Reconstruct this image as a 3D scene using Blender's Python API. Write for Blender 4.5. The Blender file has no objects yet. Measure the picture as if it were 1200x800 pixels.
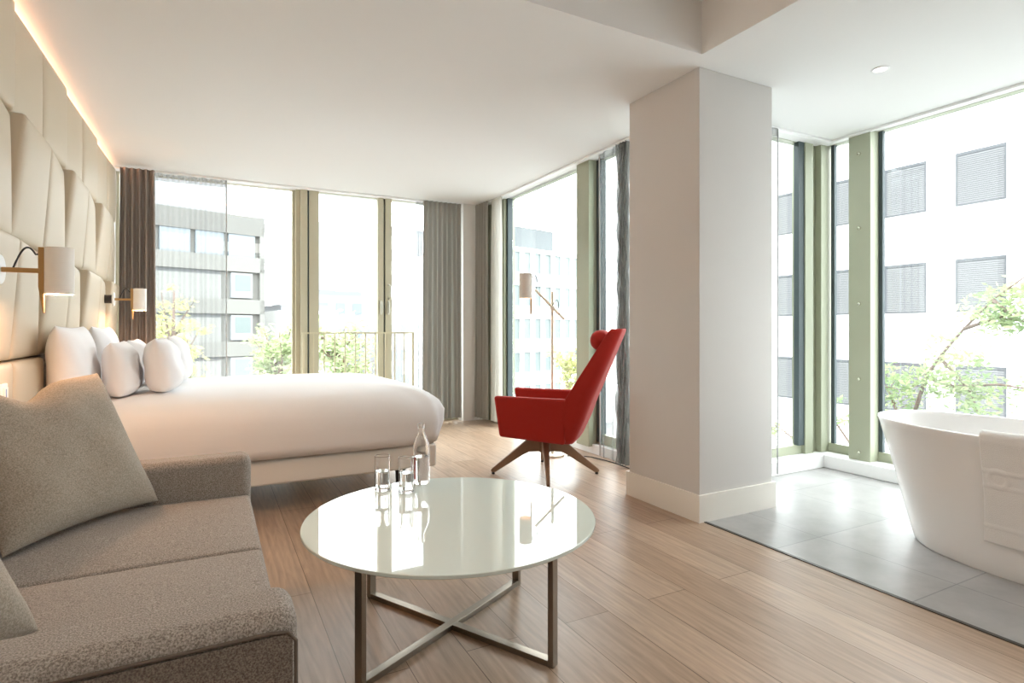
import bpy, bmesh, math, random
from math import sin, cos, pi, radians, sqrt, atan2, exp
from mathutils import Vector, Matrix

SC = bpy.context.scene
COL = SC.collection
random.seed(7)

# ------------------------------------------------------------------ materials
def srgb(r, g, b):
    def f(c):
        c /= 255.0
        return c / 12.92 if c <= 0.04045 else ((c + 0.055) / 1.055) ** 2.4
    return (f(r), f(g), f(b), 1.0)

def mat(name, col, rough=0.6, metal=0.0, spec=0.5, noise=None, bump=None, **kw):
    m = bpy.data.materials.new(name)
    m.use_nodes = True
    nt = m.node_tree
    b = nt.nodes['Principled BSDF']
    b.inputs['Base Color'].default_value = col
    b.inputs['Roughness'].default_value = rough
    b.inputs['Metallic'].default_value = metal
    b.inputs['Specular IOR Level'].default_value = spec
    for k, v in kw.items():
        b.inputs[k.replace('_', ' ')].default_value = v
    tc = nt.nodes.new('ShaderNodeTexCoord')
    if noise:                                   # (scale, amount) gentle tone variation
        n = nt.nodes.new('ShaderNodeTexNoise')
        n.inputs['Scale'].default_value = noise[0]
        n.inputs['Detail'].default_value = 4
        nt.links.new(tc.outputs['Object'], n.inputs['Vector'])
        mx = nt.nodes.new('ShaderNodeMix'); mx.data_type = 'RGBA'
        a = noise[1]
        mx.inputs[6].default_value = tuple(c * (1 - a) for c in col[:3]) + (1,)
        mx.inputs[7].default_value = tuple(min(1, c * (1 + a)) for c in col[:3]) + (1,)
        nt.links.new(n.outputs['Fac'], mx.inputs[0])
        nt.links.new(mx.outputs[2], b.inputs['Base Color'])
    if bump:                                    # (scale, strength)
        n = nt.nodes.new('ShaderNodeTexNoise')
        n.inputs['Scale'].default_value = bump[0]
        n.inputs['Detail'].default_value = 3
        nt.links.new(tc.outputs['Object'], n.inputs['Vector'])
        bp = nt.nodes.new('ShaderNodeBump')
        bp.inputs['Strength'].default_value = bump[1]
        bp.inputs['Distance'].default_value = 0.01
        nt.links.new(n.outputs['Fac'], bp.inputs['Height'])
        nt.links.new(bp.outputs['Normal'], b.inputs['Normal'])
    return m

def woven(name, c1, c2, scale=260, bump=0.35, rough=0.9):
    m = bpy.data.materials.new(name); m.use_nodes = True
    nt = m.node_tree; b = nt.nodes['Principled BSDF']
    b.inputs['Roughness'].default_value = rough
    b.inputs['Specular IOR Level'].default_value = 0.2
    b.inputs['Sheen Weight'].default_value = 0.15
    tc = nt.nodes.new('ShaderNodeTexCoord')
    v = nt.nodes.new('ShaderNodeTexVoronoi'); v.inputs['Scale'].default_value = scale
    n = nt.nodes.new('ShaderNodeTexNoise'); n.inputs['Scale'].default_value = scale * 0.45
    n.inputs['Detail'].default_value = 5
    nt.links.new(tc.outputs['Object'], v.inputs['Vector'])
    nt.links.new(tc.outputs['Object'], n.inputs['Vector'])
    r = nt.nodes.new('ShaderNodeValToRGB')
    r.color_ramp.elements[0].position = 0.36; r.color_ramp.elements[0].color = c1
    r.color_ramp.elements[1].position = 0.64; r.color_ramp.elements[1].color = c2
    nt.links.new(n.outputs['Fac'], r.inputs['Fac'])
    nt.links.new(r.outputs['Color'], b.inputs['Base Color'])
    bp = nt.nodes.new('ShaderNodeBump'); bp.inputs['Strength'].default_value = bump
    bp.inputs['Distance'].default_value = 0.004
    nt.links.new(v.outputs['Distance'], bp.inputs['Height'])
    nt.links.new(bp.outputs['Normal'], b.inputs['Normal'])
    return m

def emis(name, col, s):
    m = bpy.data.materials.new(name); m.use_nodes = True
    b = m.node_tree.nodes['Principled BSDF']
    b.inputs['Base Color'].default_value = col
    b.inputs['Emission Color'].default_value = col
    b.inputs['Emission Strength'].default_value = s
    return m

def pane_mat(name, tint=(0.96, 0.985, 0.975), gloss=0.07):
    m = bpy.data.materials.new(name); m.use_nodes = True
    nt = m.node_tree; nt.nodes.clear()
    o = nt.nodes.new('ShaderNodeOutputMaterial')
    t = nt.nodes.new('ShaderNodeBsdfTransparent'); t.inputs['Color'].default_value = tint + (1,)
    g = nt.nodes.new('ShaderNodeBsdfGlossy'); g.inputs['Roughness'].default_value = 0.01
    mx = nt.nodes.new('ShaderNodeMixShader'); mx.inputs[0].default_value = gloss
    nt.links.new(t.outputs[0], mx.inputs[1]); nt.links.new(g.outputs[0], mx.inputs[2])
    nt.links.new(mx.outputs[0], o.inputs['Surface'])
    return m

def sheer_mat(name, col, see=0.5):
    m = bpy.data.materials.new(name); m.use_nodes = True
    nt = m.node_tree; nt.nodes.clear()
    o = nt.nodes.new('ShaderNodeOutputMaterial')
    t = nt.nodes.new('ShaderNodeBsdfTransparent')
    d = nt.nodes.new('ShaderNodeBsdfDiffuse'); d.inputs['Color'].default_value = col
    tr = nt.nodes.new('ShaderNodeBsdfTranslucent'); tr.inputs['Color'].default_value = col
    m1 = nt.nodes.new('ShaderNodeMixShader'); m1.inputs[0].default_value = 0.6
    nt.links.new(d.outputs[0], m1.inputs[1]); nt.links.new(tr.outputs[0], m1.inputs[2])
    # threads get denser where the cloth is seen edge-on, as in real voile
    lw = nt.nodes.new('ShaderNodeLayerWeight'); lw.inputs['Blend'].default_value = 0.35
    mr = nt.nodes.new('ShaderNodeMapRange')
    mr.inputs['To Min'].default_value = see; mr.inputs['To Max'].default_value = see * 0.4
    nt.links.new(lw.outputs['Facing'], mr.inputs['Value'])
    m2 = nt.nodes.new('ShaderNodeMixShader')
    nt.links.new(mr.outputs[0], m2.inputs[0])
    nt.links.new(m1.outputs[0], m2.inputs[1]); nt.links.new(t.outputs[0], m2.inputs[2])
    nt.links.new(m2.outputs[0], o.inputs['Surface'])
    return m

def drape(name, col, tr_=0.14):
    m = bpy.data.materials.new(name); m.use_nodes = True
    nt = m.node_tree; nt.nodes.clear()
    o = nt.nodes.new('ShaderNodeOutputMaterial')
    d = nt.nodes.new('ShaderNodeBsdfDiffuse'); t = nt.nodes.new('ShaderNodeBsdfTranslucent')
    d.inputs['Color'].default_value = col; t.inputs['Color'].default_value = col
    mx = nt.nodes.new('ShaderNodeMixShader'); mx.inputs[0].default_value = tr_
    nt.links.new(d.outputs[0], mx.inputs[1]); nt.links.new(t.outputs[0], mx.inputs[2])
    nt.links.new(mx.outputs[0], o.inputs['Surface'])
    return m

def leaf_mat(name, c1, c2):
    m = bpy.data.materials.new(name); m.use_nodes = True
    nt = m.node_tree; nt.nodes.clear()
    o = nt.nodes.new('ShaderNodeOutputMaterial')
    tc = nt.nodes.new('ShaderNodeTexCoord')
    n = nt.nodes.new('ShaderNodeTexNoise'); n.inputs['Scale'].default_value = 2.5
    nt.links.new(tc.outputs['Object'], n.inputs['Vector'])
    r = nt.nodes.new('ShaderNodeValToRGB')
    r.color_ramp.elements[0].position = 0.35; r.color_ramp.elements[0].color = c1
    r.color_ramp.elements[1].position = 0.65; r.color_ramp.elements[1].color = c2
    nt.links.new(n.outputs['Fac'], r.inputs['Fac'])
    d = nt.nodes.new('ShaderNodeBsdfDiffuse'); t = nt.nodes.new('ShaderNodeBsdfTranslucent')
    nt.links.new(r.outputs['Color'], d.inputs['Color']); nt.links.new(r.outputs['Color'], t.inputs['Color'])
    mx = nt.nodes.new('ShaderNodeMixShader'); mx.inputs[0].default_value = 0.5
    nt.links.new(d.outputs[0], mx.inputs[1]); nt.links.new(t.outputs[0], mx.inputs[2])
    nt.links.new(mx.outputs[0], o.inputs['Surface'])
    return m

def plank_mat():
    m = bpy.data.materials.new('oak_planks'); m.use_nodes = True
    nt = m.node_tree; b = nt.nodes['Principled BSDF']; L = nt.links.new
    tc = nt.nodes.new('ShaderNodeTexCoord')
    sep = nt.nodes.new('ShaderNodeSeparateXYZ'); L(tc.outputs['Object'], sep.inputs[0])
    com = nt.nodes.new('ShaderNodeCombineXYZ')
    ofs = nt.nodes.new('ShaderNodeMath'); ofs.operation = 'ADD'; ofs.inputs[1].default_value = 10.03
    L(sep.outputs['X'], ofs.inputs[0])
    ofy = nt.nodes.new('ShaderNodeMath'); ofy.operation = 'ADD'; ofy.inputs[1].default_value = 20.3
    L(sep.outputs['Y'], ofy.inputs[0])
    L(ofy.outputs[0], com.inputs['X']); L(ofs.outputs[0], com.inputs['Y'])
    br = nt.nodes.new('ShaderNodeTexBrick')
    br.inputs['Scale'].default_value = 1.0
    br.inputs['Brick Width'].default_value = 1.9
    br.inputs['Row Height'].default_value = 0.2
    br.inputs['Mortar Size'].default_value = 0.0016
    br.inputs['Mortar Smooth'].default_value = 0.1
    br.inputs['Bias'].default_value = 0.0
    br.offset = 0.37; br.offset_frequency = 2
    br.inputs['Color1'].default_value = srgb(164, 137, 114)
    br.inputs['Color2'].default_value = srgb(186, 161, 139)
    br.inputs['Mortar'].default_value = srgb(96, 72, 54)
    L(com.outputs[0], br.inputs['Vector'])
    # grain stretched along the plank
    mp = nt.nodes.new('ShaderNodeMapping'); mp.inputs['Scale'].default_value = (18, 1.6, 1)
    L(tc.outputs['Object'], mp.inputs['Vector'])
    n = nt.nodes.new('ShaderNodeTexNoise'); n.inputs['Scale'].default_value = 2.2
    n.inputs['Detail'].default_value = 7; n.inputs['Distortion'].default_value = 1.2
    L(mp.outputs[0], n.inputs['Vector'])
    mp2 = nt.nodes.new('ShaderNodeMapping'); mp2.inputs['Scale'].default_value = (9, 0.9, 1)
    L(tc.outputs['Object'], mp2.inputs['Vector'])
    w = nt.nodes.new('ShaderNodeTexWave'); w.inputs['Scale'].default_value = 1.2
    w.inputs['Distortion'].default_value = 9; w.inputs['Detail'].default_value = 2
    w.inputs['Detail Scale'].default_value = 0.8
    L(mp2.outputs[0], w.inputs['Vector'])
    ad = nt.nodes.new('ShaderNodeMath'); ad.operation = 'MULTIPLY_ADD'
    ad.inputs[1].default_value = 0.12; L(w.outputs['Fac'], ad.inputs[0]); L(n.outputs['Fac'], ad.inputs[2])
    mr = nt.nodes.new('ShaderNodeMapRange')
    mr.inputs['From Min'].default_value = 0.32; mr.inputs['From Max'].default_value = 0.85
    mr.inputs['To Min'].default_value = 0.70; mr.inputs['To Max'].default_value = 1.12
    L(ad.outputs[0], mr.inputs['Value'])
    mul = nt.nodes.new('ShaderNodeMix'); mul.data_type = 'RGBA'; mul.blend_type = 'MULTIPLY'
    mul.inputs[0].default_value = 1.0
    L(br.outputs['Color'], mul.inputs[6]); L(mr.outputs[0], mul.inputs[7])
    L(mul.outputs[2], b.inputs['Base Color'])
    b.inputs['Roughness'].default_value = 0.36
    b.inputs['Specular IOR Level'].default_value = 0.45
    bp = nt.nodes.new('ShaderNodeBump'); bp.inputs['Strength'].default_value = 0.08
    bp.inputs['Distance'].default_value = 0.004
    L(ad.outputs[0], bp.inputs['Height']); L(bp.outputs[0], b.inputs['Normal'])
    return m

def tile_mat():
    m = bpy.data.materials.new('stone_tiles'); m.use_nodes = True
    nt = m.node_tree; b = nt.nodes['Principled BSDF']; L = nt.links.new
    tc = nt.nodes.new('ShaderNodeTexCoord')
    mp = nt.nodes.new('ShaderNodeMapping')
    mp.inputs['Location'].default_value = (-2.84 + 6.3, -1.917 + 6.3, 0)
    L(tc.outputs['Object'], mp.inputs['Vector'])
    br = nt.nodes.new('ShaderNodeTexBrick'); br.offset = 0.0
    br.inputs['Scale'].default_value = 1.0
    br.inputs['Brick Width'].default_value = 0.63
    br.inputs['Row Height'].default_value = 0.63
    br.inputs['Mortar Size'].default_value = 0.003
    br.inputs['Color1'].default_value = srgb(152, 151, 150)
    br.inputs['Color2'].default_value = srgb(163, 161, 160)
    br.inputs['Mortar'].default_value = srgb(126, 126, 126)
    L(mp.outputs[0], br.inputs['Vector'])
    n = nt.nodes.new('ShaderNodeTexNoise'); n.inputs['Scale'].default_value = 4.5
    n.inputs['Detail'].default_value = 8; n.inputs['Roughness'].default_value = 0.65
    L(tc.outputs['Object'], n.inputs['Vector'])
    mr = nt.nodes.new('ShaderNodeMapRange')
    mr.inputs['From Min'].default_value = 0.3; mr.inputs['From Max'].default_value = 0.7
    mr.inputs['To Min'].default_value = 0.82; mr.inputs['To Max'].default_value = 1.12
    L(n.outputs['Fac'], mr.inputs['Value'])
    mul = nt.nodes.new('ShaderNodeMix'); mul.data_type = 'RGBA'; mul.blend_type = 'MULTIPLY'
    mul.inputs[0].default_value = 1.0
    L(br.outputs['Color'], mul.inputs[6]); L(mr.outputs[0], mul.inputs[7])
    L(mul.outputs[2], b.inputs['Base Color'])
    b.inputs['Roughness'].default_value = 0.30
    return m

M = {}
M['wall'] = mat('white_wall_paint', srgb(226, 224, 220), 0.85, noise=(3, 0.01))
M['wall_dark'] = mat('taupe_wall', srgb(150, 142, 134), 0.85, noise=(3, 0.02))
M['ceiling'] = mat('white_ceiling_paint', srgb(234, 234, 233), 0.9)
M['pillar'] = mat('pillar_paint', srgb(206, 203, 200), 0.85, noise=(2, 0.015))
M['base'] = mat('skirting_paint', srgb(232, 228, 220), 0.5)
M['sill'] = mat('white_sill', srgb(238, 238, 238), 0.5)
M['wood_floor'] = plank_mat()
M['tile'] = tile_mat()
M['strip'] = mat('dark_metal_strip', srgb(72, 68, 64), 0.4, 0.6)
M['alu'] = mat('olive_anodised_frame', srgb(186, 181, 158), 0.42, 0.1, noise=(6, 0.04))
M['alu2'] = mat('sage_anodised_post', srgb(162, 166, 144), 0.42, 0.1, noise=(6, 0.04))
M['gasket'] = mat('dark_gasket', srgb(62, 74, 78), 0.5)
M['pane'] = pane_mat('window_pane')
M['steel_bolt'] = mat('bolt_steel', srgb(205, 208, 190), 0.25, 0.9)
M['handle'] = mat('satin_handle', srgb(205, 205, 195), 0.3, 0.7)
M['rail'] = mat('railing_paint', srgb(196, 190, 164), 0.5, 0.0)
M['leather'] = mat('cream_leather', srgb(199, 184, 161), 0.5, spec=0.35, noise=(5, 0.03), bump=(240, 0.06))
M['backing'] = mat('brown_backing', srgb(92, 72, 55), 0.8)
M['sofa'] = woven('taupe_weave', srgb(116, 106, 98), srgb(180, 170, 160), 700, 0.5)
M['sofa_shaded'] = woven('taupe_weave_shaded', srgb(92, 80, 71), srgb(144, 132, 121), 700, 0.5)  # darker copy of the sofa weave, shade of the sides put into the colour
M['piping'] = mat('dark_piping', srgb(92, 80, 70), 0.9)
M['cushion'] = woven('beige_wool', srgb(136, 124, 110), srgb(168, 157, 143), 620, 0.25)
M['foot'] = mat('black_foot', srgb(30, 28, 27), 0.5)
M['linen'] = mat('white_cotton', srgb(238, 237, 238), 0.85, spec=0.2, noise=(3, 0.01), bump=(9, 0.12))
M['pillow'] = mat('white_pillow_cotton', srgb(242, 241, 243), 0.85, spec=0.2, bump=(10, 0.15))
M['boxspring'] = mat('offwhite_boxspring', srgb(226, 223, 217), 0.7, noise=(200, 0.03))
M['curtain'] = drape('grey_curtain', srgb(154, 151, 144))
M['curtain_lamp_tint'] = drape('lamp_tinted_curtain', srgb(140, 128, 120), 0.05)  # grey cloth with the wall lamp's warm light put into its colour
M['sheer'] = sheer_mat('white_voile', srgb(118, 119, 118), 0.80)
M['sheer_dense'] = sheer_mat('grey_voile', srgb(150, 149, 145), 0.5)
M['track'] = mat('white_track', srgb(240, 240, 240), 0.4)
M['hem'] = mat('grey_hem', srgb(190, 190, 190), 0.8)
M['red'] = mat('red_wool', srgb(160, 37, 28), 0.85, spec=0.2, noise=(300, 0.08), bump=(500, 0.12), Sheen_Weight=0.1)
M['chairwood'] = mat('walnut_leg', srgb(134, 104, 80), 0.45, noise=(18, 0.12))
M['brass'] = mat('brass', srgb(190, 150, 100), 0.3, 0.85)
M['brass_pale'] = mat('pale_brass', srgb(226, 214, 194), 0.4, 0.1)
M['shade'] = mat('white_lamp_shade', srgb(238, 233, 226), 0.7)
M['shade_grey'] = mat('warm_grey_lamp_shade', srgb(205, 196, 186), 0.7)
M['white_plastic'] = mat('white_plastic', srgb(240, 240, 240), 0.35)
M['cord'] = mat('dark_cord', srgb(60, 58, 58), 0.6)
M['tabletop'] = mat('white_back_painted_glass', srgb(212, 221, 215), 0.015, spec=0.75)
M['tableedge'] = mat('green_glass_edge', srgb(170, 190, 178), 0.1)
M['steel'] = mat('brushed_bronze_steel', srgb(140, 130, 118), 0.28, 0.9, noise=(30, 0.08))
M['bath'] = mat('white_acrylic', srgb(236, 235, 234), 0.12, spec=0.5)
M['towel'] = mat('white_terry', srgb(244, 242, 240), 0.95, spec=0.1, bump=(420, 0.5), Sheen_Weight=0.2)
M['glow'] = emis('downlight_glow', (1.0, 0.93, 0.82, 1), 4)
M['bulb'] = emis('warm_bulb', (1.0, 0.62, 0.32, 1), 12)
M['led'] = emis('warm_led', (1.0, 0.66, 0.40, 1), 6)
M['blue'] = mat('blue_switch_mark', srgb(120, 150, 200), 0.4)

def glass_mat(name, ior, col=(1, 1, 1, 1)):
    m = mat(name, col, 0.0)
    b = m.node_tree.nodes['Principled BSDF']
    b.inputs['Transmission Weight'].default_value = 1.0
    b.inputs['IOR'].default_value = ior
    return m
M['glass'] = glass_mat('clear_glass', 1.45)
M['water'] = glass_mat('water', 1.33)

M['concrete'] = mat('pale_concrete', srgb(116, 115, 111), 0.9, noise=(0.4, 0.05))
M['concrete2'] = mat('concrete_panel', srgb(126, 126, 123), 0.9, noise=(0.4, 0.04))
M['concrete_dark'] = mat('parapet_concrete', srgb(98, 97, 94), 0.9, noise=(0.4, 0.04))
M['slot'] = mat('shadowed_slot', srgb(104, 106, 108), 0.9)  # shadow of the recess put into a darker grey
M['wglass'] = mat('far_window_glass', srgb(112, 122, 130), 0.25)
M['wglass2'] = mat('far_window_teal', srgb(100, 110, 109), 0.3)
M['whitefac'] = mat('white_render_facade', srgb(236, 236, 236), 0.9)
M['palefac'] = mat('pale_facade', srgb(132, 134, 136), 0.9)
M['greyfac'] = mat('grey_louvres', srgb(82, 86, 88), 0.8)
M['blind'] = mat('aluminium_blind', srgb(96, 96, 98), 0.5)
M['blindframe'] = mat('window_reveal', srgb(72, 74, 78), 0.7)
M['roofs'] = mat('grey_roof', srgb(120, 122, 126), 0.9)
M['ground'] = mat('street', srgb(118, 118, 118), 0.95, noise=(0.3, 0.1))
M['bark'] = mat('bark', srgb(110, 92, 84), 0.9)
M['leaf'] = leaf_mat('green_leaf', srgb(150, 164, 124), srgb(190, 198, 160))
M['leaf_y'] = leaf_mat('yellow_green_leaf', srgb(172, 180, 124), srgb(204, 200, 152))
M['leaf_p'] = leaf_mat('pale_green_leaf', srgb(120, 142, 104), srgb(164, 174, 130))

# ------------------------------------------------------------------ mesh building
class MB:
    def __init__(self):
        self.v = []; self.f = []
    def add(self, verts, faces):
        o = len(self.v)
        self.v += [tuple(p) for p in verts]
        self.f += [tuple(i + o for i in fc) for fc in faces]
        return self
    def box(self, x0, y0, z0, x1, y1, z1):
        if x0 > x1: x0, x1 = x1, x0
        if y0 > y1: y0, y1 = y1, y0
        if z0 > z1: z0, z1 = z1, z0
        return self.add([(x0, y0, z0), (x1, y0, z0), (x1, y1, z0), (x0, y1, z0),
                         (x0, y0, z1), (x1, y0, z1), (x1, y1, z1), (x0, y1, z1)],
                        [(0, 3, 2, 1), (4, 5, 6, 7), (0, 1, 5, 4), (1, 2, 6, 5), (2, 3, 7, 6), (3, 0, 4, 7)])
    def hexa(self, b, t):            # four bottom and four top corners, counter-clockwise from above
        return self.add(list(b) + list(t), [(0, 3, 2, 1), (4, 5, 6, 7), (0, 1, 5, 4), (1, 2, 6, 5), (2, 3, 7, 6), (3, 0, 4, 7)])
    def prism(self, pts, vec):       # closed polygon extruded along vec
        n = len(pts); a = [Vector(p) for p in pts]; b = [p + Vector(vec) for p in a]
        fs = [tuple(range(n - 1, -1, -1)), tuple(range(n, 2 * n))]
        fs += [(i, (i + 1) % n, n + (i + 1) % n, n + i) for i in range(n)]
        return self.add(a + b, fs)
    def rings(self, rs, close0=True, close1=True):   # loft through equal closed rings
        n = len(rs[0]); vs = [p for r in rs for p in r]; fs = []
        for k in range(len(rs) - 1):
            for i in range(n):
                j = (i + 1) % n
                fs.append((k * n + i, k * n + j, (k + 1) * n + j, (k + 1) * n + i))
        if close0: fs.append(tuple(range(n - 1, -1, -1)))
        if close1: fs.append(tuple((len(rs) - 1) * n + i for i in range(n)))
        return self.add(vs, fs)
    def lathe(self, prof, n=32, c=(0, 0, 0), cap0=False, cap1=False):
        rs = [[(c[0] + r * cos(2 * pi * i / n), c[1] + r * sin(2 * pi * i / n), c[2] + z) for i in range(n)] for r, z in prof]
        return self.rings(rs, cap0, cap1)
    def tube(self, pts, r, n=8):
        pts = [Vector(p) for p in pts]; rad = r if isinstance(r, (list, tuple)) else [r] * len(pts)
        rs = []; ref = Vector((0.13, 0.21, 0.97)).normalized()
        for i, p in enumerate(pts):
            d = (pts[min(i + 1, len(pts) - 1)] - pts[max(i - 1, 0)]).normalized()
            if abs(d.dot(ref)) > 0.95: ref2 = Vector((1, 0.1, 0.05)).normalized()
            else: ref2 = ref
            a = d.cross(ref2).normalized(); b = d.cross(a)
            rs.append([p + (a * cos(2 * pi * k / n) + b * sin(2 * pi * k / n)) * rad[i] for k in range(n)])
        return self.rings(rs)
    def grid(self, fn, nu, nv):
        vs = [fn(i / nu, j / nv) for j in range(nv + 1) for i in range(nu + 1)]
        fs = [(j * (nu + 1) + i, j * (nu + 1) + i + 1, (j + 1) * (nu + 1) + i + 1, (j + 1) * (nu + 1) + i) for j in range(nv) for i in range(nu)]
        return self.add(vs, fs)
    def build(self, name, material, parent=None, smooth=False, bevel=0, seg=2, subsurf=0, solid=0, kind=None, label=None, weld=False, angle=None):
        me = bpy.data.meshes.new(name)
        me.from_pydata(self.v, [], self.f)
        bm = bmesh.new(); bm.from_mesh(me)
        if weld: bmesh.ops.remove_doubles(bm, verts=bm.verts, dist=1e-5)
        bmesh.ops.recalc_face_normals(bm, faces=bm.faces)
        bm.to_mesh(me); bm.free()
        me.materials.append(material)
        o = bpy.data.objects.new(name, me); COL.objects.link(o)
        if smooth:
            me.polygons.foreach_set('use_smooth', [True] * len(me.polygons))
            if angle:
                me.set_sharp_from_angle(angle=radians(angle))
        if solid:
            s = o.modifiers.new('Solid', 'SOLIDIFY'); s.thickness = solid; s.offset = -1
        if bevel:
            b = o.modifiers.new('Bevel', 'BEVEL'); b.width = bevel; b.segments = seg; b.limit_method = 'ANGLE'
            b.angle_limit = radians(35); b.harden_normals = False
            me.polygons.foreach_set('use_smooth', [True] * len(me.polygons))
            w = o.modifiers.new('WN', 'WEIGHTED_NORMAL'); w.keep_sharp = False
        if subsurf:
            s = o.modifiers.new('Sub', 'SUBSURF'); s.levels = subsurf; s.render_levels = subsurf
        if parent: o.parent = parent
        if kind: o['kind'] = kind
        if label: o['label'] = label
        return o

def tag(o, label, cat, group=None):
    o['label'] = label; o['category'] = cat
    if group: o['group'] = group
    return o

def thing(name, label, cat, loc=(0, 0, 0), rz=0.0, group=None):
    o = bpy.data.objects.new(name, None); COL.objects.link(o)
    o.empty_display_size = 0.05
    o.location = loc; o.rotation_euler = (0, 0, rz)
    return tag(o, label, cat, group)

def structure(name, loc=(0, 0, 0)):
    o = bpy.data.objects.new(name, None); COL.objects.link(o); o.location = loc
    o.empty_display_size = 0.05
    o['kind'] = 'structure'
    return o

def kids(o): return [c for c in bpy.data.objects if c.parent == o]

def copy_tree(o, loc=None, rz=None, label=None, parent=None):
    c = o.copy(); COL.objects.link(c)
    if parent: c.parent = parent
    if loc is not None: c.location = loc
    if rz is not None: c.rotation_euler = (0, 0, rz)
    if label: c['label'] = label
    for k in kids(o): copy_tree(k, parent=c)
    return c

# ================================================================== THE ROOM
H = 2.59          # lowered ceiling
HU = 2.88         # raised ceiling over the seating area
YB = 6.47         # window wall behind the bed
XR = 2.95         # window wall beside the armchair
XB = 4.36         # bathroom window wall
YBW = 2.93        # bathroom rear window wall
YF = -2.2         # wall behind the viewer

MB().add([(-0.95, YF, 0), (2.48, YF, 0), (2.48, 2.37, 0), (2.48, 3.0, 0), (3.1, 3.0, 0), (3.1, YB + 0.2, 0), (-0.95, YB + 0.2, 0)],
         [(0, 1, 2, 3, 4, 5, 6)]).build('floor', M['wood_floor'], kind='structure')
MB().add([(2.492, YF, 0), (4.5, YF, 0), (4.5, 3.0, 0), (2.492, 3.0, 0)], [(0, 1, 2, 3)]).build('floor', M['tile'], kind='structure')
MB().box(2.476, YF, -0.01, 2.494, 2.37, 0.004).build('trim_1', M['strip'], kind='structure')
# lowered ceiling with the raised recess cut out of it
cm = MB()
cm.add([(-1.0, 2.27, H), (2.36, 2.27, H), (2.36, YF, H), (4.5, YF, H), (4.5, 3.0, H), (3.0, 3.0, H), (3.0, YB + 0.15, H), (-1.0, YB + 0.15, H)],
       [(7, 6, 5, 4, 3, 2, 1, 0)])
cm.add([(-1.0, 2.27, H), (2.36, 2.27, H), (2.36, YF, H), (2.36, YF, HU), (2.36, 2.27, HU), (-1.0, 2.27, HU)], [(0, 1, 4, 5), (1, 2, 3, 4)])
cm.add([(-1.0, YF, HU), (2.36, YF, HU), (2.36, 2.27, HU), (-1.0, 2.27, HU)], [(0, 1, 2, 3)])
# roof slab above, so the sky does not leak in
cm.box(-1.2, YF - 0.2, HU + 0.02, 2.38, 2.3, HU + 0.25)
cm.box(-1.2, 2.29, H + 0.02, 3.12, YB + 0.17, H + 0.5)
cm.box(2.38, YF - 0.2, H + 0.02, 4.55, 3.05, H + 0.5)
cm.build('ceiling', M['ceiling'], kind='structure')
MB().box(-1.1, YF, 0, -0.95, YB + 0.2, HU).build('wall_left', M['wall'], kind='structure')
MB().box(-1.1, YF - 0.15, 0, 4.55, YF, HU).build('wall_front', M['wall_dark'], kind='structure')
MB().box(4.42, YF, 0, 4.6, 0.17, H).build('wall_right', M['wall'], kind='structure')  # unseen wall, added to cut the light from behind the viewer
MB().box(2.66, 6.30, 0, 3.12, YB + 0.17, H).build('wall_corner', M['wall'], kind='structure')
MB().box(-0.95, YB - 0.02, 0, -0.80, YB + 0.17, H).build('wall_back', M['wall'], kind='structure')
# pillar and its skirting
MB().box(2.455, 2.38, 0, 3.07, 2.995, H).build('wall_pillar', M['pillar'], kind='structure', bevel=0.004, seg=2)
bs = MB()
bs.box(2.44, 2.365, 0, 3.085, 2.38, 0.155); bs.box(2.44, 2.38, 0, 2.455, 3.01, 0.155)
bs.box(3.07, 2.38, 0, 3.085, 3.01, 0.155); bs.box(2.455, 2.995, 0, 3.07, 3.01, 0.155)
bs.build('baseboard_pillar', M['base'], kind='structure')

def frame_box(mb, axis, plane0, plane1, a0, a1, z0, z1, w):
    """rectangular frame ring between two planes; axis 'x' = runs along X, 'y' = runs along Y"""
    def bx(p0, p1, q0, q1):
        if axis == 'x': mb.box(p0, plane0, q0, p1, plane1, q1)
        else: mb.box(plane0, p0, q0, plane1, p1, q1)
    bx(a0, a0 + w, z0, z1); bx(a1 - w, a1, z0, z1)
    bx(a0 + w, a1 - w, z0, z0 + w); bx(a0 + w, a1 - w, z1 - w, z1)

# --- back wall: fixed window, mullion, double balcony door
w1 = structure('window_1')
fb = MB(); frame_box(fb, 'x', YB + 0.06, YB + 0.13, -0.80, 0.80, 0.05, H + 0.027, 0.03)
fb.build('frame', M['alu'], w1)
MB().box(-0.77, YB + 0.09, 0.08, 0.77, YB + 0.096, H - 0.03).build('pane', M['pane'], w1)
mu = MB(); mu.box(0.845, YB - 0.02, 0.0, 0.915, YB + 0.13, H); mu.box(0.80, YB + 0.02, 0.0, 0.845, YB + 0.13, H)
mu.build('mullion', M['alu'], w1, bevel=0.003)
MB().box(0.915, YB + 0.01, 0.0, 0.932, YB + 0.12, H).build('gasket', M['gasket'], w1)
d1 = structure('door_1')
for a, b in ((0.935, 1.745), (1.765, 2.60)):
    fm = MB(); frame_box(fm, 'x', YB + 0.0, YB + 0.07, a, b, 0.05, H - 0.0, 0.095 if a < 1 else 0.075)
    fm = MB()
    l = 0.10 if a < 1 else 0.075; r = 0.065 if a < 1 else 0.10
    fm.box(a, YB, 0.05, a + l, YB + 0.07, H); fm.box(b - r, YB, 0.05, b, YB + 0.07, H)
    fm.box(a + l, YB, 0.05, b - r, YB + 0.07, 0.15); fm.box(a + l, YB + 0.03, H - 0.004, b - r, YB + 0.07, H)
    fm.build('door_leaf', M['alu'], d1)
    MB().box(a + l, YB + 0.03, 0.15, b - r, YB + 0.036, H - 0.004).build('pane', M['pane'], d1)
MB().box(1.745, YB + 0.03, 0.05, 1.765, YB + 0.09, H).build('gasket', M['gasket'], d1)
MB().box(0.80, YB - 0.0, 0.0, 2.66, YB + 0.13, 0.05).build('threshold', M['alu'], d1)
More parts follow.
